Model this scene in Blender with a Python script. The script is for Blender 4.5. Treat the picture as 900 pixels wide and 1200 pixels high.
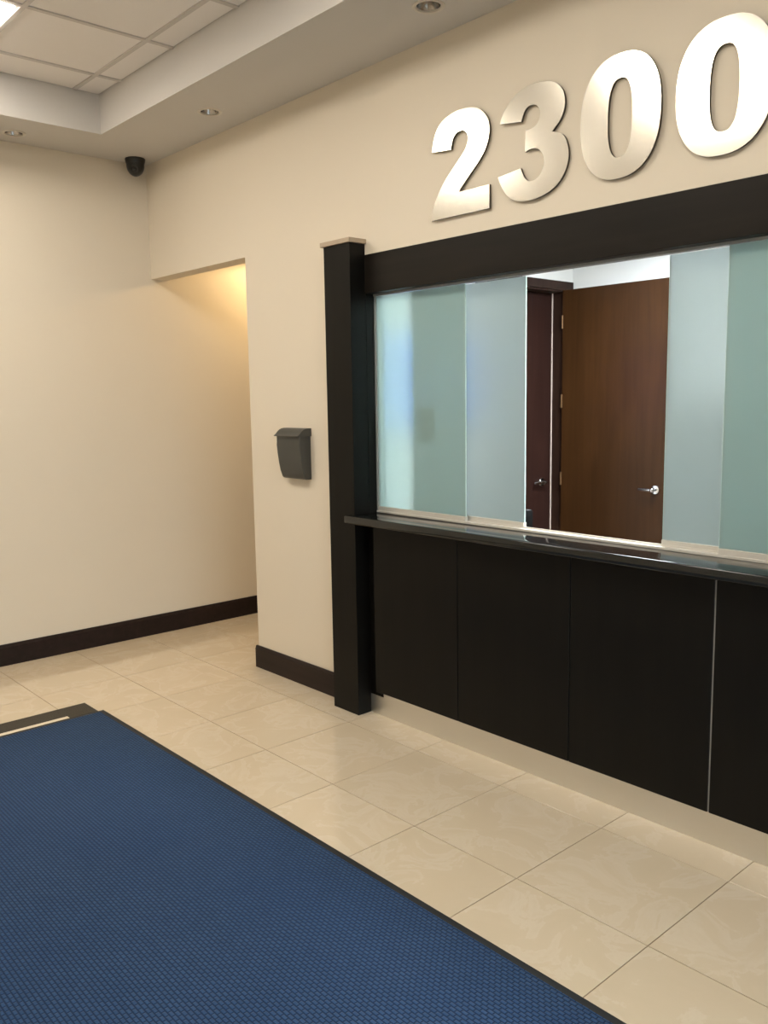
import bpy, bmesh, math, random
from mathutils import Vector, Matrix

for o in list(bpy.data.objects):
    bpy.data.objects.remove(o, do_unlink=True)
scene = bpy.context.scene
COL = scene.collection

# ------------------------------------------------------------------ camera
CAM = Vector((5.577, -2.888, 1.655))
cam_d = bpy.data.cameras.new('camera')
cam_d.sensor_fit = 'HORIZONTAL'
cam_d.sensor_width = 36.0
cam_d.lens = 36.0 * 1012.0 / 900.0
cam_d.clip_start = 0.02
cam = bpy.data.objects.new('camera', cam_d)
COL.objects.link(cam)
RGT = Vector((0.6685627, 0.74349104, -0.01565198))
DWN = Vector((0.08805335, -0.10004363, -0.99107915))
FWD = Vector((-0.73842435, 0.66122035, -0.13235232))
m = Matrix.Identity(4)
for i in range(3):
    m[i][0] = RGT[i]; m[i][1] = -DWN[i]; m[i][2] = -FWD[i]; m[i][3] = CAM[i]
cam.matrix_world = m
scene.camera = cam

# ------------------------------------------------------------------ world (even pale daylight sky)
W = bpy.data.worlds.new('sky'); scene.world = W
W.use_nodes = True
bg = W.node_tree.nodes['Background']
bg.inputs[0].default_value = (0.78, 0.89, 1.0, 1)
bg.inputs[1].default_value = 7.4

# ------------------------------------------------------------------ light levels and exposure
TROFFER_E = 20.0
OFFICE_TROFFER_E = 84.0
CORRIDOR_W = 42.0
scene.view_settings.view_transform = 'Standard'
scene.view_settings.look = 'None'
scene.view_settings.gamma = 1.0
scene.view_settings.use_curve_mapping = False
scene.view_settings.exposure = -0.06

# ================================================================== helpers
def link(o, parent=None):
    COL.objects.link(o)
    if parent is not None:
        o.parent = parent
    return o

def mesh_from_bm(name, bm, mat, smooth=None):
    me = bpy.data.meshes.new(name)
    bmesh.ops.recalc_face_normals(bm, faces=bm.faces)
    bm.to_mesh(me); bm.free()
    if mat: me.materials.append(mat)
    if smooth is not None:
        for p in me.polygons: p.use_smooth = True
        me.set_sharp_from_angle(angle=math.radians(smooth))
    return me

def obj(name, bm, mat, parent=None, loc=(0, 0, 0), smooth=None):
    o = bpy.data.objects.new(name, mesh_from_bm(name, bm, mat, smooth))
    o.location = loc
    return link(o, parent)

def bm_box(bm, x0, x1, y0, y1, z0, z1, bev=0.0, seg=1):
    t = bmesh.new()
    vs = [t.verts.new(p) for p in ((x0,y0,z0),(x1,y0,z0),(x1,y1,z0),(x0,y1,z0),(x0,y0,z1),(x1,y0,z1),(x1,y1,z1),(x0,y1,z1))]
    for f in ((0,3,2,1),(4,5,6,7),(0,1,5,4),(1,2,6,5),(2,3,7,6),(3,0,4,7)):
        t.faces.new([vs[i] for i in f])
    if bev > 0:
        bmesh.ops.bevel(t, geom=list(t.edges), offset=bev, segments=seg, affect='EDGES', profile=0.5)
    me = bpy.data.meshes.new('t'); t.to_mesh(me); t.free()
    bm.from_mesh(me); bpy.data.meshes.remove(me)

def box(name, x0, x1, y0, y1, z0, z1, mat, parent=None, bev=0.0, seg=1, smooth=None):
    """box in world metres, origin at its own base centre; parents are unrotated empties / meshes"""
    c = Vector(((x0+x1)/2, (y0+y1)/2, z0))
    bm = bmesh.new()
    bm_box(bm, x0-c.x, x1-c.x, y0-c.y, y1-c.y, 0, z1-z0, bev, seg)
    p = wloc(parent)
    return obj(name, bm, mat, parent, c - p, smooth)

def wloc(o):
    v = Vector((0, 0, 0))
    while o is not None:
        v = v + Vector(o.location); o = o.parent
    return v

def boxes(name, L, mat, parent=None, loc=(0, 0, 0), bev=0.0):
    bm = bmesh.new()
    for b in L: bm_box(bm, *b, bev)
    return obj(name, bm, mat, parent, loc)

def lathe_bm(prof, n=32, closed=False):
    """profile (r, z) revolved about z"""
    bm = bmesh.new(); rings = []
    for r, z in prof:
        if r < 1e-6: rings.append([bm.verts.new((0, 0, z))])
        else: rings.append([bm.verts.new((r*math.cos(2*math.pi*i/n), r*math.sin(2*math.pi*i/n), z)) for i in range(n)])
    pairs = list(zip(rings, rings[1:])) + ([(rings[-1], rings[0])] if closed else [])
    for a, b in pairs:
        for i in range(n):
            j = (i+1) % n
            if len(a) == 1 and len(b) == 1: continue
            if len(a) == 1: bm.faces.new((a[0], b[i], b[j]))
            elif len(b) == 1: bm.faces.new((a[i], b[0], a[j]))
            else: bm.faces.new((a[i], b[i], b[j], a[j]))
    return bm

def prism(outer, holes, y0, y1, bev=0.0):
    """outline in (x, z) extruded from y0 to y1, with holes"""
    bm = bmesh.new(); loops = []
    for L in [outer] + holes:
        vs = [bm.verts.new((x, y0, z)) for x, z in L]
        es = [bm.edges.new((vs[i], vs[(i+1) % len(vs)])) for i in range(len(vs))]
        loops.append((vs, es))
    bmesh.ops.triangle_fill(bm, use_beauty=True, use_dissolve=False, edges=[e for _, es in loops for e in es], normal=(0, -1, 0))
    front = list(bm.faces)
    dup = bmesh.ops.duplicate(bm, geom=front + list({e for f in front for e in f.edges}) + list({v for f in front for v in f.verts}))
    vm = dup['vert_map']
    for vs, _ in loops:
        for v in vs:
            vm[v].co.y = y1
    for vs, _ in loops:
        n = len(vs)
        for i in range(n):
            a, b = vs[i], vs[(i+1) % n]
            bm.faces.new((a, b, vm[b], vm[a]))
    bmesh.ops.remove_doubles(bm, verts=bm.verts, dist=1e-6)
    return bm

def tag(o, label, cat, group=None):
    o['label'] = label; o['category'] = cat
    if group: o['group'] = group
    return o

def struct(o, label=None):
    o['kind'] = 'structure'
    if label: o['label'] = label
    return o

def empty(name, loc):
    o = bpy.data.objects.new(name, None); o.empty_display_size = 0.1
    o.location = loc
    return link(o)

# ================================================================== materials
def new_mat(name):
    mt = bpy.data.materials.new(name); mt.use_nodes = True
    nt = mt.node_tree
    return mt, nt, nt.nodes['Principled BSDF']

def N(nt, t, **kw):
    n = nt.nodes.new(t)
    for k, v in kw.items():
        if k.startswith('i_'):
            key = k[2:]
            key = int(key) if key.isdigit() else key.replace('_', ' ')
            n.inputs[key].default_value = v
        else: setattr(n, k, v)
    return n

def paint(name, col, rough=0.6, bump=0.04, scale=220, spec=0.3, mottling=0.02):
    mt, nt, p = new_mat(name)
    tc = N(nt, 'ShaderNodeTexCoord')
    n1 = N(nt, 'ShaderNodeTexNoise', i_Scale=scale, i_Detail=3.0)
    nt.links.new(tc.outputs['Object'], n1.inputs['Vector'])
    b = N(nt, 'ShaderNodeBump', i_Strength=bump, i_Distance=0.004)
    nt.links.new(n1.outputs[0], b.inputs['Height']); nt.links.new(b.outputs[0], p.inputs['Normal'])
    n2 = N(nt, 'ShaderNodeTexNoise', i_Scale=1.7, i_Detail=4.0)
    nt.links.new(tc.outputs['Object'], n2.inputs['Vector'])
    mx = N(nt, 'ShaderNodeMix', data_type='RGBA')
    mx.inputs[6].default_value = (*[c*(1-mottling) for c in col], 1)
    mx.inputs[7].default_value = (*[min(1, c*(1+mottling)) for c in col], 1)
    nt.links.new(n2.outputs[0], mx.inputs[0]); nt.links.new(mx.outputs[2], p.inputs['Base Color'])
    p.inputs['Roughness'].default_value = rough
    p.inputs['Specular IOR Level'].default_value = spec
    return mt

def plain(name, col, rough=0.5, metal=0.0, spec=0.5, coat=0.0, grain=0.0, gscale=(40, 40, 40)):
    mt, nt, p = new_mat(name)
    p.inputs['Base Color'].default_value = (*col, 1)
    p.inputs['Roughness'].default_value = rough
    p.inputs['Metallic'].default_value = metal
    p.inputs['Specular IOR Level'].default_value = spec
    p.inputs['Coat Weight'].default_value = coat
    tc = N(nt, 'ShaderNodeTexCoord')
    mp = N(nt, 'ShaderNodeMapping'); mp.inputs['Scale'].default_value = gscale
    n1 = N(nt, 'ShaderNodeTexNoise', i_Scale=1.0, i_Detail=4.0)
    nt.links.new(tc.outputs['Object'], mp.inputs[0]); nt.links.new(mp.outputs[0], n1.inputs['Vector'])
    g = max(grain, 0.04)
    mx = N(nt, 'ShaderNodeMix', data_type='RGBA')
    mx.inputs[6].default_value = (*[c*(1-g) for c in col], 1)
    mx.inputs[7].default_value = (*[min(1, c*(1+g)) for c in col], 1)
    nt.links.new(n1.outputs[0], mx.inputs[0]); nt.links.new(mx.outputs[2], p.inputs['Base Color'])
    return mt

def emit(name, col, e):
    mt, nt, p = new_mat(name)
    p.inputs['Base Color'].default_value = (*[c*0.8 for c in col], 1)
    p.inputs['Emission Color'].default_value = (*col, 1)
    p.inputs['Emission Strength'].default_value = e
    return mt

def tile_mat():
    mt, nt, p = new_mat('polished_cream_tile')
    tc = N(nt, 'ShaderNodeTexCoord'); oi = N(nt, 'ShaderNodeObjectInfo')
    mul = N(nt, 'ShaderNodeMath', operation='MULTIPLY', i_1=37.0)
    nt.links.new(oi.outputs['Random'], mul.inputs[0])
    add = N(nt, 'ShaderNodeVectorMath', operation='ADD')
    nt.links.new(tc.outputs['Object'], add.inputs[0]); nt.links.new(mul.outputs[0], add.inputs[1])
    # ragged cloud patches, as in polished porcelain
    n1 = N(nt, 'ShaderNodeTexNoise', i_Scale=4.5, i_Detail=6.0, i_Roughness=0.6, i_Distortion=0.9)
    nt.links.new(add.outputs[0], n1.inputs['Vector'])
    cr = N(nt, 'ShaderNodeValToRGB')
    cr.color_ramp.elements[0].position = 0.36; cr.color_ramp.elements[0].color = (0.625, 0.52, 0.378, 1)
    cr.color_ramp.elements[1].position = 0.50; cr.color_ramp.elements[1].color = (0.638, 0.532, 0.39, 1)
    e = cr.color_ramp.elements.new(0.525); e.color = (0.668, 0.57, 0.435, 1)
    e = cr.color_ramp.elements.new(0.62); e.color = (0.638, 0.532, 0.39, 1)
    nt.links.new(n1.outputs[0], cr.inputs[0])
    hs = N(nt, 'ShaderNodeHueSaturation')
    v = N(nt, 'ShaderNodeMapRange', i_3=0.97, i_4=1.03)
    nt.links.new(oi.outputs['Random'], v.inputs[0]); nt.links.new(v.outputs[0], hs.inputs['Value'])
    nt.links.new(cr.outputs[0], hs.inputs['Color']); nt.links.new(hs.outputs[0], p.inputs['Base Color'])
    p.inputs['Roughness'].default_value = 0.07
    p.inputs['Specular IOR Level'].default_value = 0.85
    return mt

def carpet_mat():
    mt, nt, p = new_mat('blue_waffle_carpet')
    tc = N(nt, 'ShaderNodeTexCoord')
    mp = N(nt, 'ShaderNodeMapping'); mp.inputs['Scale'].default_value = (1, 1, 1)
    nt.links.new(tc.outputs['Object'], mp.inputs[0])
    br = N(nt, 'ShaderNodeTexBrick', offset=0.5)
    br.inputs['Scale'].default_value = 1.0
    br.inputs['Brick Width'].default_value = 0.022
    br.inputs['Row Height'].default_value = 0.0135
    br.inputs['Mortar Size'].default_value = 0.0036
    br.inputs['Mortar Smooth'].default_value = 0.7
    br.inputs['Color1'].default_value = (1, 1, 1, 1); br.inputs['Color2'].default_value = (0.75, 0.75, 0.75, 1)
    br.inputs['Mortar'].default_value = (0, 0, 0, 1)
    nt.links.new(mp.outputs[0], br.inputs['Vector'])
    nz = N(nt, 'ShaderNodeTexNoise', i_Scale=2.2, i_Detail=4.0)
    nt.links.new(tc.outputs['Object'], nz.inputs['Vector'])
    nf = N(nt, 'ShaderNodeTexNoise', i_Scale=420.0, i_Detail=2.0)
    nt.links.new(tc.outputs['Object'], nf.inputs['Vector'])
    pile = N(nt, 'ShaderNodeMix', data_type='RGBA')
    pile.inputs[6].default_value = (0.018, 0.054, 0.140, 1); pile.inputs[7].default_value = (0.040, 0.082, 0.165, 1)
    nt.links.new(nz.outputs[0], pile.inputs[0])
    mx = N(nt, 'ShaderNodeMix', data_type='RGBA')
    mx.inputs[6].default_value = (0.006, 0.022, 0.064, 1)
    nt.links.new(br.outputs['Color'], mx.inputs[0]); nt.links.new(pile.outputs[2], mx.inputs[7])
    nt.links.new(mx.outputs[2], p.inputs['Base Color'])
    h = N(nt, 'ShaderNodeMath', operation='MULTIPLY_ADD', i_1=0.35)
    nt.links.new(nf.outputs[0], h.inputs[0]); nt.links.new(br.outputs['Color'], h.inputs[2])
    b = N(nt, 'ShaderNodeBump', i_Strength=0.8, i_Distance=0.004)
    nt.links.new(h.outputs[0], b.inputs['Height']); nt.links.new(b.outputs[0], p.inputs['Normal'])
    p.inputs['Roughness'].default_value = 0.95
    p.inputs['Specular IOR Level'].default_value = 0.15
    p.inputs['Sheen Weight'].default_value = 0.12
    p.inputs['Sheen Tint'].default_value = (0.55, 0.62, 0.7, 1)
    return mt

def wood(name, c0, c1, rough=0.4, axis=2):
    mt, nt, p = new_mat(name)
    tc = N(nt, 'ShaderNodeTexCoord')
    mp = N(nt, 'ShaderNodeMapping')
    s = [26, 26, 26]; s[axis] = 1.3
    mp.inputs['Scale'].default_value = s
    nt.links.new(tc.outputs['Object'], mp.inputs[0])
    n1 = N(nt, 'ShaderNodeTexNoise', i_Scale=1.0, i_Detail=5.0, i_Distortion=0.6)
    nt.links.new(mp.outputs[0], n1.inputs['Vector'])
    mp2 = N(nt, 'ShaderNodeMapping'); s = [4, 4, 4]; s[axis] = 1.0
    mp2.inputs['Scale'].default_value = s
    nt.links.new(tc.outputs['Object'], mp2.inputs[0])
    n2 = N(nt, 'ShaderNodeTexNoise', i_Scale=1.0, i_Detail=3.0, i_Distortion=1.0)
    nt.links.new(mp2.outputs[0], n2.inputs['Vector'])
    ad = N(nt, 'ShaderNodeMath', operation='ADD'); nt.links.new(n1.outputs[0], ad.inputs[0]); nt.links.new(n2.outputs[0], ad.inputs[1])
    r = N(nt, 'ShaderNodeMapRange', i_1=0.7, i_2=1.35)
    nt.links.new(ad.outputs[0], r.inputs[0])
    mx = N(nt, 'ShaderNodeMix', data_type='RGBA')
    mx.inputs[6].default_value = (*c0, 1); mx.inputs[7].default_value = (*c1, 1)
    nt.links.new(r.outputs[0], mx.inputs[0]); nt.links.new(mx.outputs[2], p.inputs['Base Color'])
    p.inputs['Roughness'].default_value = rough
    p.inputs['Specular IOR Level'].default_value = 0.16
    return mt

def steel(name, col, rough=0.3, axis=2, strength=0.12):
    mt, nt, p = new_mat(name)
    p.inputs['Base Color'].default_value = (*col, 1)
    p.inputs['Metallic'].default_value = 1.0
    tc = N(nt, 'ShaderNodeTexCoord'); mp = N(nt, 'ShaderNodeMapping')
    s = [600, 600, 600]; s[axis] = 6
    mp.inputs['Scale'].default_value = s
    nt.links.new(tc.outputs['Object'], mp.inputs[0])
    n1 = N(nt, 'ShaderNodeTexNoise', i_Scale=1.0, i_Detail=2.0)
    nt.links.new(mp.outputs[0], n1.inputs['Vector'])
    r = N(nt, 'ShaderNodeMapRange', i_3=rough*0.8, i_4=rough*1.2)
    nt.links.new(n1.outputs[0], r.inputs[0]); nt.links.new(r.outputs[0], p.inputs['Roughness'])
    return mt

def granite_mat():
    mt, nt, p = new_mat('black_granite')
    tc = N(nt, 'ShaderNodeTexCoord')
    v = N(nt, 'ShaderNodeTexVoronoi', i_Scale=260.0)
    nt.links.new(tc.outputs['Object'], v.inputs['Vector'])
    cr = N(nt, 'ShaderNodeValToRGB')
    cr.color_ramp.elements[0].position = 0.0; cr.color_ramp.elements[0].color = (0.05, 0.055, 0.055, 1)
    cr.color_ramp.elements[1].position = 0.25; cr.color_ramp.elements[1].color = (0.008, 0.009, 0.009, 1)
    nt.links.new(v.outputs['Distance'], cr.inputs[0]); nt.links.new(cr.outputs[0], p.inputs['Base Color'])
    p.inputs['Roughness'].default_value = 0.06
    p.inputs['Specular IOR Level'].default_value = 0.45
    return mt

def frosted_mat(name, tint, diff, trans, k0, k1):
    mt, nt, p = new_mat(name)
    p.inputs['Base Color'].default_value = (*tint, 1)
    p.inputs['Transmission Weight'].default_value = 1.0
    p.inputs['Roughness'].default_value = 0.36
    p.inputs['IOR'].default_value = 1.25
    d = N(nt, 'ShaderNodeBsdfDiffuse'); d.inputs[0].default_value = (*diff, 1)
    t = N(nt, 'ShaderNodeBsdfTranslucent'); t.inputs[0].default_value = (*trans, 1)
    m1 = N(nt, 'ShaderNodeMixShader', i_0=0.4)
    nt.links.new(d.outputs[0], m1.inputs[1]); nt.links.new(t.outputs[0], m1.inputs[2])
    tc = N(nt, 'ShaderNodeTexCoord')
    nz = N(nt, 'ShaderNodeTexNoise', i_Scale=5.0, i_Detail=3.0)
    nt.links.new(tc.outputs['Object'], nz.inputs['Vector'])
    r = N(nt, 'ShaderNodeMapRange', i_3=k0, i_4=k1)
    nt.links.new(nz.outputs[0], r.inputs[0])
    m2 = N(nt, 'ShaderNodeMixShader')
    nt.links.new(r.outputs[0], m2.inputs[0])
    nt.links.new(p.outputs[0], m2.inputs[1]); nt.links.new(m1.outputs[0], m2.inputs[2])
    nt.links.new(m2.outputs[0], nt.nodes['Material Output'].inputs[0])
    return mt

def clear_glass_mat():
    mt, nt, p = new_mat('clear_window_glass')
    tr = N(nt, 'ShaderNodeBsdfTransparent'); tr.inputs[0].default_value = (0.94, 0.97, 0.96, 1)
    gl = N(nt, 'ShaderNodeBsdfGlossy'); gl.inputs['Roughness'].default_value = 0.0
    fr = N(nt, 'ShaderNodeFresnel', i_0=1.45)
    mx = N(nt, 'ShaderNodeMixShader')
    nt.links.new(fr.outputs[0], mx.inputs[0]); nt.links.new(tr.outputs[0], mx.inputs[1]); nt.links.new(gl.outputs[0], mx.inputs[2])
    nt.links.new(mx.outputs[0], nt.nodes['Material Output'].inputs[0])
    return mt

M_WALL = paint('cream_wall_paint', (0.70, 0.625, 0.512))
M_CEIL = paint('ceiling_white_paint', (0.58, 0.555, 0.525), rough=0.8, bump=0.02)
M_OFFICE = paint('office_white_paint', (0.80, 0.81, 0.80))
M_ACOUSTIC = paint('acoustic_tile', (0.82, 0.785, 0.76), rough=0.9, bump=0.25, scale=120, mottling=0.03)
M_GRIDBAR = plain('ceiling_grid_white', (0.58, 0.54, 0.51), 0.5)
M_TILE = tile_mat()
M_GROUT = paint('grout', (0.20, 0.15, 0.09), rough=0.9)
M_BASE = wood('espresso_baseboard', (0.014, 0.009, 0.008), (0.026, 0.016, 0.014), 0.35, axis=0)
M_DARK = wood('espresso_laminate', (0.0034, 0.0031, 0.0026), (0.0058, 0.0052, 0.0042), 0.42, axis=2)
M_DARKB = wood('espresso_laminate_horizontal', (0.008, 0.0065, 0.005), (0.014, 0.011, 0.0085), 0.40, axis=0)
M_CAP = plain('birch_ply_edge', (0.42, 0.33, 0.24), 0.5, grain=0.15, gscale=(60, 60, 400))
M_GRANITE = granite_mat()
M_KICK = steel('brushed_steel_kick', (0.74, 0.72, 0.68), 0.42, axis=0)
M_ALU = plain('satin_aluminium', (0.66, 0.63, 0.575), 0.38, metal=0.35)
M_CHROME = steel('satin_chrome', (0.62, 0.62, 0.63), 0.18, axis=0)
M_NUM = steel('brushed_steel_numeral', (0.80, 0.76, 0.67), 0.22, axis=2)
M_NUMEDGE = plain('numeral_edge_dark_reflection', (0.06, 0.048, 0.035), 0.45, metal=0.5)  # steel sides coloured dark to stand for the dark surroundings they reflect
M_FROST = frosted_mat('frosted_green_glass_fixed', (0.47, 0.58, 0.575), (0.56, 0.73, 0.71), (0.50, 0.66, 0.64), 0.46, 0.54)
M_FROST2 = frosted_mat('frosted_grey_glass_sliding', (0.37, 0.40, 0.405), (0.43, 0.515, 0.51), (0.46, 0.54, 0.53), 0.46, 0.54)
M_GLASSEDGE = plain('polished_glass_edge', (0.62, 0.78, 0.74), 0.15, spec=0.6)
M_HINGE = plain('bronze_hinge', (0.16, 0.09, 0.04), 0.4, metal=0.6)
M_GREY = plain('grey_channel', (0.26, 0.26, 0.25), 0.5)
M_CLEAR = clear_glass_mat()
M_DOOR = wood('walnut_door', (0.026, 0.0105, 0.0034), (0.046, 0.019, 0.006), 0.36, axis=2)
M_RED = wood('mahogany_door', (0.020, 0.0088, 0.0070), (0.030, 0.013, 0.010), 0.36, axis=2)
M_FRAME = wood('dark_door_frame', (0.020, 0.010, 0.007), (0.035, 0.017, 0.011), 0.4, axis=2)
M_SEAL = plain('pale_door_seal', (0.55, 0.46, 0.40), 0.6)
M_CARPET = carpet_mat()
M_RUBBER = plain('black_rubber', (0.012, 0.012, 0.012), 0.65, grain=0.2)
M_GREYMAT = paint('grey_ribbed_mat', (0.060, 0.052, 0.040), rough=0.9, bump=0.5, scale=300, mottling=0.1)
M_CREAM = plain('cream_strip', (0.70, 0.62, 0.48), 0.5)
M_BOX = plain('charcoal_plastic', (0.050, 0.050, 0.045), 0.45, grain=0.06)
M_CAMB = plain('black_camera_plastic', (0.012, 0.012, 0.012), 0.3)
M_LENS = plain('dark_lens_glass', (0.006, 0.007, 0.010), 0.05, spec=0.8)
M_TRIM = plain('downlight_trim', (0.60, 0.55, 0.48), 0.4)
M_REFL = plain('downlight_reflector', (0.40, 0.37, 0.34), 0.12, metal=1.0)
M_BULB = plain('unlit_halogen_lamp', (0.30, 0.27, 0.23), 0.15)
M_CORRLAMP = emit('warm_corridor_lamp', (1.0, 0.72, 0.38), 6.0)
M_TROFFER = emit('troffer_diffuser', (1.0, 0.93, 0.82), TROFFER_E)
M_OTROFFER = emit('office_troffer_diffuser', (0.93, 0.98, 1.0), OFFICE_TROFFER_E)
M_BLUE = plain('blue_board', (0.08, 0.26, 0.88), 0.5)
def paper_mat():
    mt, nt, p = new_mat('thin_paper')
    p.inputs['Base Color'].default_value = (0.42, 0.47, 0.46, 1); p.inputs['Roughness'].default_value = 0.8
    t = N(nt, 'ShaderNodeBsdfTranslucent'); t.inputs[0].default_value = (0.45, 0.52, 0.50, 1)
    mx = N(nt, 'ShaderNodeMixShader', i_0=0.6)
    nt.links.new(p.outputs[0], mx.inputs[1]); nt.links.new(t.outputs[0], mx.inputs[2])
    nt.links.new(mx.outputs[0], nt.nodes['Material Output'].inputs[0])
    return mt
M_PAPER = paper_mat()
M_GLINT = emit('device_glint', (0.55, 0.75, 1.0), 0.8)
M_PAVE = paint('pavement', (0.22, 0.21, 0.20), rough=0.9)

# ================================================================== dimensions
RX, RYB, CZ = 7.2, -3.7, 3.22             # room length, opposite wall, soffit height
OPX, OPZ = 1.167, 2.476                   # corridor opening
WT = 0.12                                 # wall thickness
COLX0, COLX1, COLY, COLZ = 2.036, 2.240, -0.100, 2.405
BEAMZ0, BEAMZ1 = 2.165, 2.352
OFX, OFY = 1.46, 2.80                     # office left wall face and back wall face
OFR = 6.6
OCZ = 2.75
COUNTZ = 1.062

# ================================================================== room shell
# ---- floor: grout bed + single tiles
floor = struct(boxes('floor', [(-0.2, RX+0.2, RYB-0.2, 3.3, -0.10, -0.0022)], M_GROUT))
TP = 0.5075
GX0, GY0 = 4.300, -0.196
GAP = 0.0034
random.seed(4)
full_mesh = None
def add_tile(x0, x1, y0, y1):
    global full_mesh
    w, d = x1-x0, y1-y0
    if w < 0.02 or d < 0.02: return
    full = abs(w-TP) < 1e-4 and abs(d-TP) < 1e-4
    if full and full_mesh is not None: me = full_mesh
    else:
        bm = bmesh.new()
        bm_box(bm, -w/2+GAP/2, w/2-GAP/2, -d/2+GAP/2, d/2-GAP/2, -0.012, 0.0)
        bmesh.ops.bevel(bm, geom=[e for e in bm.edges if all(v.co.z > -1e-5 for v in e.verts)], offset=0.0003, segments=1, affect='EDGES')
        me = mesh_from_bm('floor_tile', bm, M_TILE)
        if full: full_mesh = me
    o = bpy.data.objects.new('floor_tile', me)
    o.location = ((x0+x1)/2, (y0+y1)/2, 0)
    link(o, floor)
for i in range(-9, 7):
    for j in range(-8, 7):
        x0 = GX0 + i*TP; y0 = GY0 + j*TP
        x1 = x0 + TP; y1 = y0 + TP
        # lobby
        a0, a1, b0, b1 = max(x0, 0), min(x1, RX), max(y0, RYB), min(y1, 0.0)
        if y0 >= -1e-6 or y1 > 0:
            # corridor strip of the same grid
            c0, c1 = max(x0, 0), min(x1, 1.34)
            if c1 > c0 and y1 > 0 and y0 < 2.9:
                if y0 < 0:
                    c1b = min(x1, OPX)
                    if c1b > c0: add_tile(c0, c1b, y0, min(y1, 2.9))
                    if x1 > OPX and a1 > max(a0, OPX) and b1 > b0: add_tile(max(a0, OPX), a1, b0, b1)
                    continue
                add_tile(c0, c1, y0, min(y1, 2.9)); continue
            if y0 >= 0: continue
        if a1 > a0 and b1 > b0: add_tile(a0, a1, b0, b1)

# office floor covering (not seen from the lobby, closes the room)
struct(boxes('floor_office', [(OFX, OFR, WT, OFY, -0.002, 0.0)], paint('office_floor', (0.30, 0.27, 0.23))), 'plain floor of the office behind the counter')

# ---- walls
wall_left = struct(boxes('wall_left', [(-WT, 0, RYB-WT, 3.2, 0, 3.6)], M_WALL), 'cream painted far wall left of the corridor opening')
wall_right = struct(boxes('wall_right', [
    (0, OPX, 0, WT, OPZ, 3.6),
    (OPX, COLX0+0.10, 0, WT, 0, 3.6),
    (COLX0+0.10, 5.60, 0, WT, BEAMZ1-0.02, 3.6), (5.60, RX, 0, WT, BEAMZ0, 3.6),
    (5.55, RX, 0, WT, 0, BEAMZ0)], M_WALL), 'cream painted wall around the service counter')
struct(boxes('wall_back', [(0, RX+WT, RYB-WT, RYB, 0, 3.6)], M_WALL), 'cream painted wall opposite the counter')
# entrance wall behind the camera with a big glazed opening
EY0, EY1, EZ = -3.2, -0.45, 2.20
struct(boxes('wall_front', [(RX, RX+WT, RYB, EY0, 0, 3.6), (RX, RX+WT, EY1, WT, 0, 3.6), (RX, RX+WT, EY0, EY1, EZ, 3.6)], M_WALL), 'cream wall around the glazed entrance')
w1 = struct(empty('window_1', (RX+0.06, (EY0+EY1)/2, 0)), 'glazed entrance front')
def wpart(name, y0, y1, z0, z1, mat, dx=0.025):
    return box(name, RX+0.06-dx, RX+0.06+dx, y0, y1, z0, z1, mat, w1)
n = 3
step = (EY1-EY0)/n
for k in range(n+1):
    y = EY0 + k*step
    y0 = y if k == 0 else y-0.025
    y1 = y if k == n else y+0.025
    if k == 0: y1 = y+0.05
    if k == n: y0 = y-0.05
    wpart('mullion', y0, y1, 0, EZ, M_ALU)
for k in range(n):
    a, b = EY0+k*step+(0.05 if k == 0 else 0.025), EY0+(k+1)*step-(0.05 if k == n-1 else 0.025)
    wpart('rail', a, b, 0, 0.08, M_ALU)
    wpart('rail', a, b, EZ-0.06, EZ, M_ALU)
    wpart('pane', a, b, 0.08, EZ-0.06, M_CLEAR, 0.004)
struct(boxes('pavement', [(RX+WT, 22, -14, 10, -0.12, -0.02)], M_PAVE), 'pavement outside the entrance')

# corridor and office shells
struct(boxes('wall_corridor', [
    (1.34, OFX, WT, 1.77, 0, 3.0), (1.34, OFX, 2.69, OFY, 0, 3.0), (1.34, OFX, 1.77, 2.69, 2.44, 3.0)], M_OFFICE), 'white wall between corridor and office')
struct(boxes('wall_corridor_end', [(0, OFX, 2.9, 3.02, 0, 3.0)], M_WALL), 'cream wall at the end of the corridor')
struct(boxes('ceiling_corridor', [(0, 1.34, WT, 2.9, OCZ, OCZ+0.1)], M_CEIL), 'corridor ceiling')
struct(boxes('wall_office_back', [(1.34, OFR+WT, OFY, OFY+0.1, 0, 3.0)], M_OFFICE), 'white back wall of the office')
struct(boxes('wall_office_right', [(OFR, OFR+WT, WT, OFY, 0, 3.0)], M_OFFICE), 'white side wall of the office')
struct(boxes('ceiling_office', [(OFX, OFR, WT, OFY, OCZ, OCZ+0.1)], M_OFFICE), 'white office ceiling')

# ---- ceiling: soffit ring round a raised tray, with bored downlight holes
TX0, TX1, TY0, TY1, TZ = 0.487, 6.10, -3.17, -0.53, 3.44
bm = bmesh.new()
def ring(z):
    o_ = [bm.verts.new((x, y, z)) for x, y in ((0, RYB), (RX, RYB), (RX, 0), (0, 0))]
    i_ = [bm.verts.new((x, y, z)) for x, y in ((TX0, TY0), (TX1, TY0), (TX1, TY1), (TX0, TY1))]
    return o_, i_
ob, ib = ring(CZ); ot, it = ring(TZ+0.12)
for k in range(4):
    j = (k+1) % 4
    bm.faces.new((ob[k], ib[k], ib[j], ob[j])); bm.faces.new((ot[k], ot[j], it[j], it[k]))
    bm.faces.new((ob[k], ob[j], ot[j], ot[k])); bm.faces.new((ib[k], it[k], it[j], ib[j]))
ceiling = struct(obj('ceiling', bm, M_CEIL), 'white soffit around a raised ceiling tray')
DL = [(1.243, -0.245), (2.935, -0.237), (4.63, -0.24), (6.3, -0.24), (0.193, -0.933), (0.193, -2.60)]
cut = lathe_bm([(0, -0.05), (0.052, -0.05), (0.052, 0.10), (0, 0.10)], 32)
cut_me = mesh_from_bm('cut', cut, M_CEIL)
cutters = []
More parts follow.
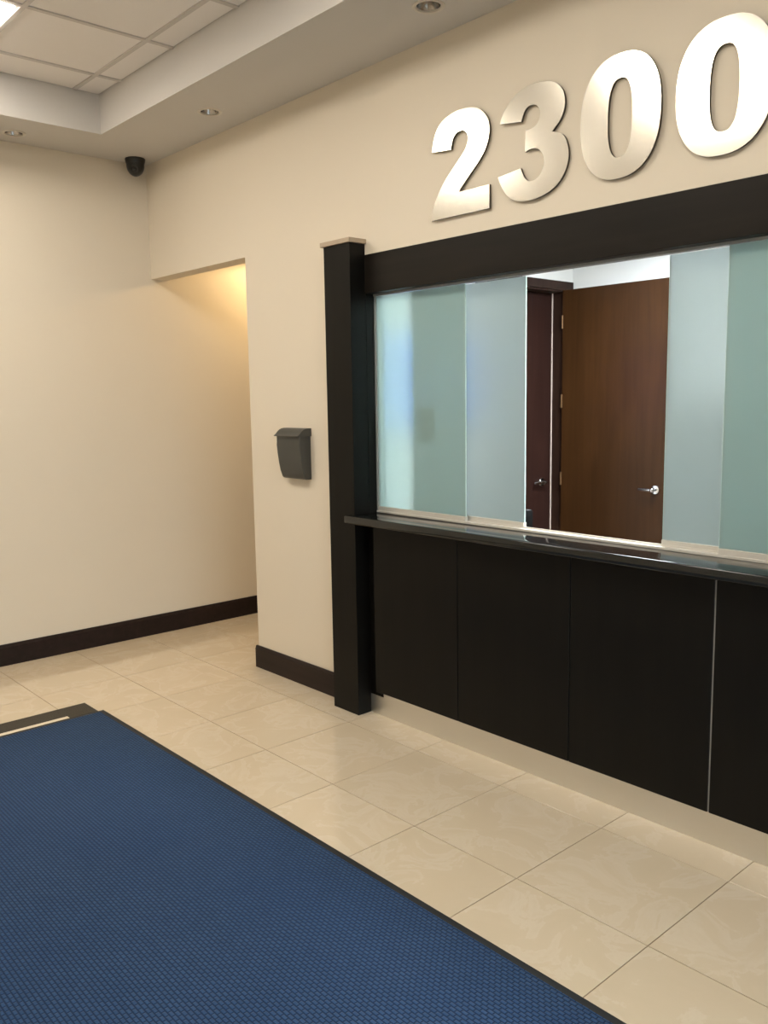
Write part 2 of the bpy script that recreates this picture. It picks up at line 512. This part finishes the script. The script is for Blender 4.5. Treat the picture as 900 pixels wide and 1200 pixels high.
for x, y in DL:
    c = bpy.data.objects.new('cut', cut_me); c.location = (x, y, CZ); link(c); cutters.append(c)
    md = ceiling.modifiers.new('b', 'BOOLEAN'); md.object = c; md.operation = 'DIFFERENCE'; md.solver = 'EXACT'
bpy.context.view_layer.update()
dg = bpy.context.evaluated_depsgraph_get()
nm = bpy.data.meshes.new_from_object(ceiling.evaluated_get(dg))
ceiling.modifiers.clear()
ceiling.data = nm
for c in cutters: bpy.data.objects.remove(c, do_unlink=True)

# tray top: acoustic tiles hung in a grid, each tile its own piece
XG = [TX0] + [0.780 + 0.605*k for k in range(9)] ; XG = [x for x in XG if x < TX1-0.05] + [TX1]
YG = [TY1] + [-0.680 - 0.600*k for k in range(5)]; YG = [y for y in YG if y > TY0+0.05] + [TY0]
TROFF_X = [1, 4, 7]       # grid columns that carry a light
troffer_cells = set()
for c in TROFF_X:
    if c+1 < len(XG): troffer_cells |= {(c, 2), (c, 3)}
BARW = 0.024
for i in range(len(XG)-1):
    for j in range(len(YG)-1):
        if (i, j) in troffer_cells: continue
        x0, x1, y1, y0 = XG[i], XG[i+1], YG[j], YG[j+1]
        box('ceiling_tile', x0+0.004, x1-0.004, y0+0.004, y1-0.004, TZ+0.003, TZ+0.018, M_ACOUSTIC, ceiling)
for x in XG[1:-1]:
    box('grid_bar', x-BARW/2, x+BARW/2, TY0, TY1, TZ-0.004, TZ+0.003, M_GRIDBAR, ceiling)
for y in YG[1:-1]:
    for i in range(len(XG)-1):
        box('grid_bar', XG[i]+BARW/2, XG[i+1]-BARW/2, y-BARW/2, y+BARW/2, TZ-0.004, TZ+0.003, M_GRIDBAR, ceiling)
struct(boxes('ceiling_plenum', [(TX0-0.1, TX1+0.1, TY0-0.1, TY1+0.1, TZ+0.13, TZ+0.16)], M_CEIL), 'deck above the hung ceiling')

# ---- baseboards
def baseboard(name, pts, label):
    """profile swept along straight segments (x0,y0,x1,y1,nx,ny)"""
    prof = [(0, 0), (0.016, 0), (0.016, 0.118), (0.012, 0.126), (0.012, 0.131), (0.007, 0.137), (0, 0.137)]
    bm = bmesh.new()
    for x0, y0, x1, y1, nx, ny in pts:
        a = [bm.verts.new((x0+nx*d, y0+ny*d, z)) for d, z in prof]
        b = [bm.verts.new((x1+nx*d, y1+ny*d, z)) for d, z in prof]
        k = len(prof)
        for i in range(k):
            j = (i+1) % k
            bm.faces.new((a[i], a[j], b[j], b[i]))
        bm.faces.new(a); bm.faces.new(b[::-1])
    return struct(obj(name, bm, M_BASE), label)
baseboard('baseboard_left', [(0, RYB, 0, 2.9, 1, 0)], 'dark espresso baseboard along the far wall')
baseboard('baseboard_right', [(OPX-0.016, 0, COLX0, 0, 0, -1), (OPX, 0, OPX, WT, -1, 0)], 'dark espresso baseboard below the mailbox')

# ================================================================== column, beam, counter
col = tag(empty('square_column', (2.138, -0.05, 0)), 'tall espresso square column with pale cap at left end of counter', 'column')
box('shaft', COLX0, COLX1, COLY, 0.0, 0, COLZ, M_DARK, col, 0.0015)
box('shaft_return', COLX0+0.10, COLX1, 0.0, 0.115, 0, BEAMZ1-0.02, M_DARK, col)
box('cap', COLX0-0.014, COLX1+0.012, COLY-0.012, 0.0, COLZ, COLZ+0.022, M_CAP, col, 0.001)

beam = box('header_beam', COLX1, 5.55, -0.006, 0.115, BEAMZ0, BEAMZ1, M_DARKB, None, 0.001)
tag(beam, 'long espresso header beam above the frosted glass window', 'beam')
tag(box('side_post', 5.552, 5.60, -0.09, -0.001, 0, BEAMZ1, M_DARK), 'espresso end post closing right end of service window', 'post')

PF, PT = -0.065, 0.020                    # panel face, panel thickness
KY = -0.012
ct = tag(empty('reception_counter', (3.9, 0.1, 0)), 'black panelled reception counter on a brushed steel kick plate', 'counter')
box('carcass', COLX1, 5.55, KY+0.004, 0.115, 0.10, COUNTZ-0.042, M_DARK, ct)
box('kick_plate', COLX1, 5.55, KY, 0.115, 0.0, 0.10, M_KICK, ct)
box('kick_plate_upper', 2.34, 5.55, KY, KY+0.004, 0.10, 0.20, M_KICK, ct)
seams = [2.338, 2.918, 3.540, 4.152, 4.764, 5.376]
for a, b in zip(seams, seams[1:]):
    box('front_panel', a+0.002, b-(0.005 if abs(b-4.152) < 1e-3 else 0.002), PF, PF+PT, 0.148, COUNTZ-0.042, M_DARK, ct, 0.0015)
for x in seams[1:-1]:
    box('mounting_rail', x-0.03, x+0.03, PF+PT, KY, 0.20, COUNTZ-0.042, M_ALU if abs(x-4.152) < 1e-3 else M_DARK, ct)
box('seam_strip', 4.1475, 4.1525, PF+0.004, PF+PT, 0.15, COUNTZ-0.06, M_GREY, ct)

# granite worktop with notched end around the column
def poly_slab(name, pts, z0, z1, mat, bev, parent=None):
    bm = bmesh.new()
    lo = [bm.verts.new((x, y, z0)) for x, y in pts]; hi = [bm.verts.new((x, y, z1)) for x, y in pts]
    bm.faces.new(lo[::-1]); bm.faces.new(hi)
    k = len(pts)
    for i in range(k):
        j = (i+1) % k
        bm.faces.new((lo[i], lo[j], hi[j], hi[i]))
    bmesh.ops.bevel(bm, geom=list(bm.edges), offset=bev, segments=3, affect='EDGES', profile=0.5)
    return obj(name, bm, mat, parent, (0, 0, 0), 40)
top = poly_slab('countertop', [(2.212, -0.150), (5.545, -0.150), (5.545, 0.125), (COLX1+0.002, 0.125), (COLX1+0.002, COLY-0.002), (2.212, COLY-0.002)], COUNTZ-0.040, COUNTZ, M_GRANITE, 0.007)
tag(top, 'polished black granite countertop along the service window', 'countertop')

# ---- sliding frosted glass
GZ1 = BEAMZ0 - 0.010
trk = tag(empty('sliding_track', (3.9, 0.08, COUNTZ)), 'aluminium sliding track lying on the granite countertop', 'track')
trk2 = tag(empty('head_track', (3.9, 0.08, BEAMZ0)), 'aluminium sliding track under the dark header beam', 'track')
box('bottom_track', COLX1+0.002, 5.548, 0.048, 0.112, COUNTZ, COUNTZ+0.010, M_ALU, trk, 0.001)
box('track_lip', COLX1+0.002, 5.548, 0.078, 0.082, COUNTZ+0.010, COUNTZ+0.016, M_ALU, trk)
box('rail', COLX1+0.002, 5.548, 0.048, 0.112, BEAMZ0-0.005, BEAMZ0, M_GREY, trk2)
box('lip', COLX1+0.002, 5.548, 0.048, 0.050, BEAMZ0-0.010, BEAMZ0-0.005, M_GREY, trk2)
tag(box('jamb_channel', COLX1+0.001, COLX1+0.009, 0.052, 0.112, COUNTZ+0.010, BEAMZ0-0.006, M_GREY), 'thin aluminium channel where the glass meets the dark column', 'channel')
def pane(x0, x1, front, label):
    yc = 0.064 if front else 0.096
    e = empty('glass_pane', ((x0+x1)/2, yc, COUNTZ+0.010))
    tag(e, label, 'glass panel', 'sliding frosted glass panels')
    box('glass', x0+0.002, x1-0.002, yc-0.004, yc+0.004, COUNTZ+0.032, GZ1, M_FROST if front else M_FROST2, e)
    box('bottom_rail', x0, x1, yc-0.011, yc+0.011, COUNTZ+0.010, COUNTZ+0.032, M_ALU, e, 0.001)
    for s in (x0, x1-0.002):
        box('glass_edge', s, s+0.002, yc-0.004, yc+0.004, COUNTZ+0.032, GZ1, M_GLASSEDGE, e)
    return e
pane(2.250, 2.856, True, 'fixed frosted glass panel against the dark column')
pane(2.480, 3.178, False, 'slid frosted glass panel left of the opening to the doors')
pane(3.850, 4.540, False, 'slid frosted glass panel right of the brown door')
pane(4.094, 4.760, True, 'front frosted glass panel at right edge of the photo')
pane(4.840, 5.540, True, 'frosted glass panel at the far right end of the counter')

# ================================================================== numerals
def smooth_loop(P, sub=4, corner=42):
    n = len(P); out = []
    def is_c(i):
        a = Vector(P[i]) - Vector(P[i-1]); b = Vector(P[(i+1) % n]) - Vector(P[i])
        return math.degrees(a.angle(b)) > corner
    C = [is_c(i) for i in range(n)]
    for i in range(n):
        p1, p2 = Vector(P[i]), Vector(P[(i+1) % n])
        p0 = p1*2-p2 if C[i] else Vector(P[i-1])
        p3 = p2*2-p1 if C[(i+1) % n] else Vector(P[(i+2) % n])
        for k in range(sub):
            t = k/sub
            q = 0.5*((2*p1) + (p2-p0)*t + (2*p0-5*p1+4*p2-p3)*t*t + (3*p1-p0-3*p2+p3)*t**3)
            out.append((q.x, q.y))
    return out
def superellipse(cx, cz, a, b, e, n=72):
    out = []
    for i in range(n):
        t = 2*math.pi*i/n
        c, s = math.cos(t), math.sin(t)
        out.append((cx + a*math.copysign(abs(c)**(2/e), c), cz + b*math.copysign(abs(s)**(2/e), s)))
    return out
TWO = [(2.731, 2.732), (2.742, 2.776), (2.76, 2.815), (2.792, 2.846), (2.84, 2.865), (2.895, 2.873), (2.961, 2.868), (3.006, 2.853), (3.044, 2.823), (3.064, 2.789), (3.069, 2.754), (3.063, 2.719), (3.046, 2.682), (3.017, 2.647), (2.979, 2.613), (2.938, 2.578), (2.906, 2.549), (2.894, 2.534), (3.069, 2.534), (3.069, 2.437), (2.723, 2.437), (2.731, 2.475), (2.75, 2.518), (2.779, 2.56), (2.818, 2.603), (2.866, 2.644), (2.907, 2.679), (2.934, 2.706), (2.947, 2.733), (2.946, 2.759), (2.933, 2.777), (2.911, 2.786), (2.881, 2.782), (2.86, 2.764), (2.851, 2.740), (2.847, 2.720)]
THREE = [(3.129, 2.759), (3.142, 2.789), (3.164, 2.818), (3.199, 2.847), (3.242, 2.866), (3.291, 2.874), (3.339, 2.871), (3.386, 2.86), (3.42, 2.838), (3.441, 2.81), (3.449, 2.775), (3.445, 2.741), (3.428, 2.709), (3.411, 2.692), (3.390, 2.674), (3.431, 2.658), (3.452, 2.637), (3.465, 2.603), (3.469, 2.567), (3.46, 2.528), (3.439, 2.492), (3.405, 2.462), (3.36, 2.443), (3.307, 2.433), (3.251, 2.434), (3.201, 2.447), (3.162, 2.475), (3.136, 2.513), (3.12, 2.55), (3.238, 2.565), (3.246, 2.543), (3.259, 2.521), (3.28, 2.508), (3.306, 2.507), (3.33, 2.519), (3.347, 2.543), (3.353, 2.572), (3.344, 2.601), (3.326, 2.621), (3.308, 2.628), (3.284, 2.629), (3.259, 2.623), (3.261, 2.707), (3.286, 2.706), (3.313, 2.716), (3.328, 2.737), (3.331, 2.764), (3.319, 2.785), (3.301, 2.795), (3.276, 2.795), (3.256, 2.782), (3.245, 2.759), (3.239, 2.744)]
def shift(P, dx, dz): return [(x-dx, z-dz) for x, z in P]
def numeral(name, outer, holes, cx, pins, label, tilt):
    cz = 2.655
    e = tag(empty(name, (cx, -0.0125, cz)), label, 'numeral', 'steel numerals of the street number')
    bm = prism(shift(outer, cx, cz), [shift(h, cx, cz) for h in holes], -0.0055, 0.0055)
    f = obj('face', bm, M_NUM, e)
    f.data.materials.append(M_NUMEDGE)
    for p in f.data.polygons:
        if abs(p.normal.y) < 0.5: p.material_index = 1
    for dx, dz in pins:
        b = lathe_bm([(0, -0.003), (0.004, -0.003), (0.004, 0.0075), (0, 0.0075)], 10)
        p = obj('stud', b, M_CHROME, e, (dx-cx, 0.005, dz-cz))
        p.rotation_euler = (-math.pi/2, 0, 0)
    e.rotation_euler = (tilt[0], 0, tilt[1])
    return e
numeral('numeral_two', smooth_loop(TWO), [], 2.896, [(3.00, 2.49), (3.00, 2.78), (2.78, 2.49)], 'brushed steel numeral 2, first of the street number', (0.0, 0.0))
numeral('numeral_three', smooth_loop(THREE), [], 3.294, [(3.40, 2.56), (3.38, 2.79), (3.20, 2.52)], 'brushed steel numeral 3 between the 2 and the zeros', (0.0, 0.022))
ZO = superellipse(3.694, 2.657, 0.172, 0.218, 2.35)
ZI = superellipse(3.697, 2.652, 0.052, 0.138, 2.6)
numeral('numeral_zero', ZO, [ZI], 3.694, [(3.58, 2.65), (3.81, 2.65)], 'brushed steel numeral 0 right after the 3', (0.0, -0.026))
numeral('numeral_zero', shift(ZO, -0.398, 0), [shift(ZI, -0.398, 0)], 4.092, [(3.978, 2.65), (4.208, 2.65)], 'brushed steel numeral 0 at upper right edge, last of the number', (0.0, 0.0))

# ================================================================== mailbox
mb = tag(empty('wall_mailbox', (1.650, 0.0, 1.206)), 'charcoal plastic wall mailbox with curved lid beside the dark column', 'mailbox')
def side_prism(prof, x0, x1, bev):
    bm = bmesh.new()
    a = [bm.verts.new((x0, y, z)) for y, z in prof]; b = [bm.verts.new((x1, y, z)) for y, z in prof]
    k = len(prof)
    bm.faces.new(a); bm.faces.new(b[::-1])
    for i in range(k):
        j = (i+1) % k
        bm.faces.new((a[i], b[i], b[j], a[j]))
    if bev:
        side = [e for e in bm.edges if abs(e.verts[0].co.x-e.verts[1].co.x) < 1e-6]
        bmesh.ops.bevel(bm, geom=side, offset=bev, segments=3, affect='EDGES', profile=0.5)
    return bm
prof = [(0, 0), (-0.030, 0.0), (-0.042, 0.004), (-0.050, 0.014), (-0.058, 0.045), (-0.067, 0.09), (-0.074, 0.14), (-0.079, 0.19), (-0.081, 0.242), (-0.05, 0.258), (-0.02, 0.272), (0, 0.272)]
obj('body', side_prism(prof, -0.108, 0.108, 0.007), M_BOX, mb, (0, 0, 0), 35)
lid_o = [(0, 0.283), (-0.022, 0.2835), (-0.040, 0.281), (-0.055, 0.275), (-0.068, 0.265), (-0.080, 0.252), (-0.094, 0.243)]
lid_i = [(-0.094, 0.2395), (-0.079, 0.2475), (-0.066, 0.2605), (-0.053, 0.2705), (-0.039, 0.2765), (-0.022, 0.279), (0, 0.2785)]
obj('lid', side_prism(lid_o + lid_i, -0.113, 0.113, 0), M_BOX, mb, (0, 0, 0), 50)
obj('lid_skirt', side_prism([(0, 0.240), (0, 0.2785), (-0.022, 0.279), (-0.039, 0.2765), (-0.053, 0.2705), (-0.066, 0.2605), (-0.079, 0.2475), (-0.079, 0.240)], 0.1085, 0.113, 0), M_BOX, mb, (0, 0, 0), 40)

# ================================================================== security camera in the corner
sc = tag(empty('security_camera', (0.118, -0.135, CZ)), 'small black dome security camera in the ceiling corner', 'camera')
obj('base', lathe_bm([(0, 0), (0.064, 0), (0.065, -0.006), (0.062, -0.022), (0.058, -0.034), (0, -0.034)], 40), M_CAMB, sc, (0, 0, 0), 40)
prof = [(0.0575, -0.030)] + [(0.0575*math.cos(a), -0.040-0.070*math.sin(a)) for a in [math.pi/2*k/12 for k in range(12)]] + [(0, -0.110)]
obj('dome', lathe_bm(prof, 40), M_CAMB, sc, (0, 0, 0), 60)
d = Vector((0.75, -0.62, -0.42)).normalized()
q = d.to_track_quat('Z', 'Y')
h = obj('lens_housing', lathe_bm([(0, 0), (0.026, 0), (0.026, 0.010), (0.021, 0.013), (0.019, 0.009), (0, 0.009)], 32), M_CAMB, sc, Vector((0, 0, -0.055)) + d*0.046, 40)
h.rotation_mode = 'QUATERNION'; h.rotation_quaternion = q
l = obj('lens', lathe_bm([(0.014, 0), (0.012, 0.004), (0.007, 0.0065), (0, 0.0075)], 24), M_LENS, h, (0, 0, 0.0088), 60)

# ================================================================== downlights
dl_labels = ['recessed downlight in the soffit nearest the security camera, above the corridor', 'recessed downlight in the soffit at top centre, left of the numerals',
             'recessed downlight in the soffit above the last numeral', 'recessed downlight in the soffit at the entrance end',
             'recessed downlight at left edge close to the far wall', 'recessed downlight by the far wall, out past the left edge']
for (x, y), lab in zip(DL, dl_labels):
    e = tag(empty('downlight', (x, y, CZ)), lab, 'light', 'recessed halogen downlights')
    obj('trim_ring', lathe_bm([(0.050, 0.0), (0.068, 0.0), (0.0675, -0.003), (0.062, -0.005), (0.052, -0.004), (0.0495, 0.004), (0.0500, 0.004)], 40, True), M_TRIM, e, (0, 0, 0), 40)
    obj('reflector', lathe_bm([(0.0492, 0.002), (0.040, 0.035), (0.027, 0.060), (0.026, 0.060), (0.039, 0.036), (0.0485, 0.002)], 40, True), M_REFL, e, (0, 0, 0), 60)
    obj('lamp', lathe_bm([(0, 0.066), (0.0255, 0.066), (0.0255, 0.056), (0.020, 0.052), (0, 0.050)], 24), M_BULB, e, (0, 0, 0), 40)

# troffers in the tray
for c, lab in zip(TROFF_X, ['fluorescent ceiling panel at the top left corner of the photo', 'fluorescent ceiling panel in the middle of the tray', 'fluorescent ceiling panel above the entrance end of the tray']):
    if c+1 >= len(XG): continue
    x0, x1, y1, y0 = XG[c], XG[c+1], YG[2], YG[4]
    e = tag(empty('ceiling_panel_light', ((x0+x1)/2, (y0+y1)/2, TZ)), lab, 'light', 'fluorescent panels in the tray')
    box('diffuser', x0+0.03, x1-0.03, y0+0.03, y1-0.03, TZ-0.014, TZ+0.012, M_TROFFER, e, 0.008)
    bm = bmesh.new()
    for b in ((x0+0.012, x0+0.03, y0+0.012, y1-0.012), (x1-0.03, x1-0.012, y0+0.012, y1-0.012), (x0+0.03, x1-0.03, y0+0.012, y0+0.03), (x0+0.03, x1-0.03, y1-0.03, y1-0.012)):
        bm_box(bm, b[0], b[1], b[2], b[3], TZ+0.001, TZ+0.014)
    f = obj('frame', bm, M_GRIDBAR, e, -Vector(e.location))

# corridor downlight (warm, just inside the opening)
e = tag(empty('corridor_light', (0.42, 0.95, OCZ)), 'warm ceiling light hidden inside the corridor', 'light')
obj('trim_ring', lathe_bm([(0.055, 0), (0.085, 0), (0.084, -0.005), (0.056, -0.006)], 32, True), M_TRIM, e, (0, 0, 0), 40)
obj('lamp', lathe_bm([(0, 0), (0.055, 0), (0.050, -0.004), (0, -0.006)], 24), M_CORRLAMP, e, (0, 0, 0), 40)
ld = bpy.data.lights.new('corridor_beam', 'SPOT'); ld.energy = CORRIDOR_W; ld.color = (1.0, 0.70, 0.36)
ld.spot_size = math.radians(172); ld.spot_blend = 0.25; ld.shadow_soft_size = 0.05
lo = bpy.data.objects.new('corridor_beam', ld); lo.location = (0, 0, -0.02); link(lo, e)

# office panel lights
for x, lab in ((2.9, 'office ceiling panel near the open door'), (4.9, 'office ceiling panel further right of the door')):
    e = tag(empty('office_panel_light', (x, 1.5, OCZ)), lab, 'light', 'office ceiling panels')
    box('diffuser', x-0.57, x+0.57, 1.5-0.27, 1.5+0.27, OCZ-0.014, OCZ-0.006, M_OTROFFER, e)
    bm = bmesh.new()
    for b in ((-0.60, -0.57, -0.30, 0.30), (0.57, 0.60, -0.30, 0.30), (-0.57, 0.57, -0.30, -0.27), (-0.57, 0.57, 0.27, 0.30)):
        bm_box(bm, *b, -0.016, 0.0)
    obj('frame', bm, M_GRIDBAR, e)

# ================================================================== office doors
J = 2.690
frame = struct(boxes('trim_1', [
    (OFX, OFX+0.016, J, J+0.095, 0, 2.505), (OFX, OFX+0.016, 1.77-0.095, 1.77, 0, 2.505), (OFX, OFX+0.016, 1.77, J, 2.44, 2.505),
    (1.34, OFX, J-0.012, J-0.0005, 0, 2.4395), (1.34, OFX, 1.7705, 1.782, 0, 2.4395), (1.34, OFX, 1.782, J-0.012, 2.428, 2.4395)], M_FRAME), 'dark wooden door frame in the office')
def lever(parent, loc, axis_out, along, name='door_handle', ln=1.0, nk=1.0):
    """rose + neck + lever; axis_out: outward normal, along: lever direction"""
    o, a = Vector(axis_out), Vector(along)
    u = o.cross(a)
    R = Matrix((a, u, o)).transposed()
    bm = lathe_bm([(0, 0), (0.034, 0), (0.034, 0.004), (0.030, 0.011), (0.013, 0.014), (0.011, 0.046), (0.013, 0.050), (0.013, 0.062), (0.008, 0.066), (0, 0.066)], 28)
    # tapered lever bar
    secs = [(0.0, 0.013, 0.0085), (0.03, 0.012, 0.0075), (0.075, 0.010, 0.006), (0.108, 0.0095, 0.0055), (0.116, 0.006, 0.004)]
    prev = None
    for x, hw, hd in secs:
        ringv = [bm.verts.new((x, hw*math.cos(t), 0.055 + hd*math.sin(t) - 0.010*max(0, (x-0.03)/0.09))) for t in [2*math.pi*k/12 for k in range(12)]]
        if prev:
            for k in range(12): bm.faces.new((prev[k], prev[(k+1) % 12], ringv[(k+1) % 12], ringv[k]))
        else: bm.faces.new(ringv)
        prev = ringv
    bm.faces.new(prev[::-1])
    for v in bm.verts:
        v.co.z *= nk
        if v.co.x > 0.04: v.co.x *= ln
    bmesh.ops.transform(bm, matrix=R.to_4x4(), verts=bm.verts)
    return obj(name, bm, M_CHROME, parent, Vector(loc)-wloc(parent), 40)
d1 = struct(box('door_1', 1.482, 2.392, 2.644, 2.688, 0.008, 2.436, M_DOOR, None, 0.001), 'open brown wooden door seen through the service window')
h = lever(d1, (2.308, 2.644, 0.966), (0, -1, 0), (-1, 0, 0)); h['label'] = 'chrome lever handle'
for z in (2.20, 1.60, 1.00, 0.24):
    hb = lathe_bm([(0, 0), (0.007, 0), (0.007, 0.10), (0, 0.10)], 12)
    obj('hinge', hb, M_HINGE, d1, Vector((1.4835, 2.639, z-0.05)) - wloc(d1), 40)
d2 = struct(box('door_2', 1.342, 1.360, 1.790, J-0.021, 0.008, 2.426, M_RED, None, 0.001), 'closed dark mahogany door beside the open brown door')
h = lever(d2, (1.360, 2.560, 0.968), (1, 0, 0), (0, -1, 0), ln=1.12, nk=0.7); h['label'] = 'chrome lever handle'
box('door_seal', 1.352, 1.366, J-0.0205, J-0.0125, 0.008, 2.426, M_SEAL, d2)

# ================================================================== things behind the frosted glass
bd = tag(empty('notice_board', (OFX, 1.22, 1.42)), 'blue board on the office wall blurred behind the frosted glass', 'board')
box('panel', OFX, OFX+0.012, 0.80, 1.64, 1.44, 2.06, M_BLUE, bd)
boxes('frame', [(0, 0.018, -0.44, -0.42, 0.0, 0.66), (0, 0.018, 0.42, 0.44, 0.0, 0.66), (0, 0.018, -0.42, 0.42, 0.0, 0.02), (0, 0.018, -0.42, 0.42, 0.64, 0.66)], M_ALU, bd)
sh = box('paper_notice', 2.515, 2.630, 0.1005, 0.1015, 1.440, 1.600, M_PAPER)
tag(sh, 'small rectangular notice stuck behind the left frosted glass', 'notice')

cb = tag(empty('office_cabinet', (3.95, 2.55, 0)), 'dark wooden office cabinet blurred behind the right frosted glass', 'cabinet')
box('body', 2.62, 5.28, 2.33, 2.795, 0.0, 1.58, M_FRAME, cb, 0.002)
for k in range(4):
    xa = 2.63 + k*0.66
    dr = box('cabinet_door', xa, xa+0.65, 2.312, 2.33, 0.08, 1.55, M_RED, cb, 0.002)
    box('knob', xa+0.06, xa+0.075, 2.292, 2.312, 0.70, 0.84, M_CHROME, dr, 0.002)

tag(box('office_ledge', 2.30, 5.54, 0.128, 0.45, 0.980, 1.008, M_FRAME, None, 0.002), 'dark ledge on the office side behind the granite countertop', 'ledge')
tag(box('knee_panel', 2.30, 5.54, 0.128, 0.160, 0.0, 0.980, M_DARK), 'dark knee panel carrying the ledge on the office side', 'panel')
dv = tag(empty('desk_device', (3.082, 0.175, 1.008)), 'small black device with painted bluish display at edge of left glass panel', 'device')
bm = side_prism([(-0.03, 0), (0.03, 0), (0.03, 0.120), (0.02, 0.130), (-0.018, 0.130), (-0.03, 0.116)], -0.055, 0.055, 0.004)
obj('body', bm, plain('black_device_plastic', (0.003, 0.003, 0.003), 0.6, spec=0.15), dv, (0, 0, 0), 40)
bm = bmesh.new(); bm_box(bm, -0.010, 0.010, -0.001, 0.001, 0, 0.020, 0)
s = obj('glint', bm, M_GLINT, dv, (0.036, -0.031, 0.070))  # bluish glint on the body, put in as a small glowing patch

# ================================================================== mats
rug = tag(empty('entrance_mat', (3.6, -1.9, 0)), 'large blue waffle entrance mat with black rubber border', 'mat')
MX0, MX1, MY0, MY1 = 1.214, 6.4, -2.95, -1.038
bw = 0.032
box('carpet', MX0+bw, MX1-bw, MY0+bw, MY1-bw, 0.0, 0.009, M_CARPET, rug)
bm = bmesh.new()
def frame_ring(bm, x0, x1, y0, y1, w, z0, z1, ze):
    # bevelled rubber edging: outer edge thin, inner edge full height
    out = [(x0, y0), (x1, y0), (x1, y1), (x0, y1)]; inn = [(x0+w, y0+w), (x1-w, y0+w), (x1-w, y1-w), (x0+w, y1-w)]
    ov = [bm.verts.new((*p, z0)) for p in out]; oe = [bm.verts.new((*p, ze)) for p in out]
    iv = [bm.verts.new((*p, z1)) for p in inn]; ib_ = [bm.verts.new((*p, z0)) for p in inn]
    for i in range(4):
        j = (i+1) % 4
        bm.faces.new((ov[i], ov[j], oe[j], oe[i])); bm.faces.new((oe[i], oe[j], iv[j], iv[i]))
        bm.faces.new((iv[i], iv[j], ib_[j], ib_[i])); bm.faces.new((ib_[i], ib_[j], ov[j], ov[i]))
frame_ring(bm, MX0, MX1, MY0, MY1, bw, 0.0, 0.007, 0.003)
obj('border', bm, M_RUBBER, rug, -Vector(rug.location))

gm = tag(empty('grey_mat', (1.12, -1.9, 0)), 'dark grey floor mat showing at far end of blue mat', 'mat')
box('sheet', 1.036, 1.2135, -2.7, -1.066, 0.0, 0.004, M_GREYMAT, gm, 0.001)
box('edge_strip', 1.178, 1.209, -2.65, -1.221, 0.004, 0.0055, M_CREAM, gm)
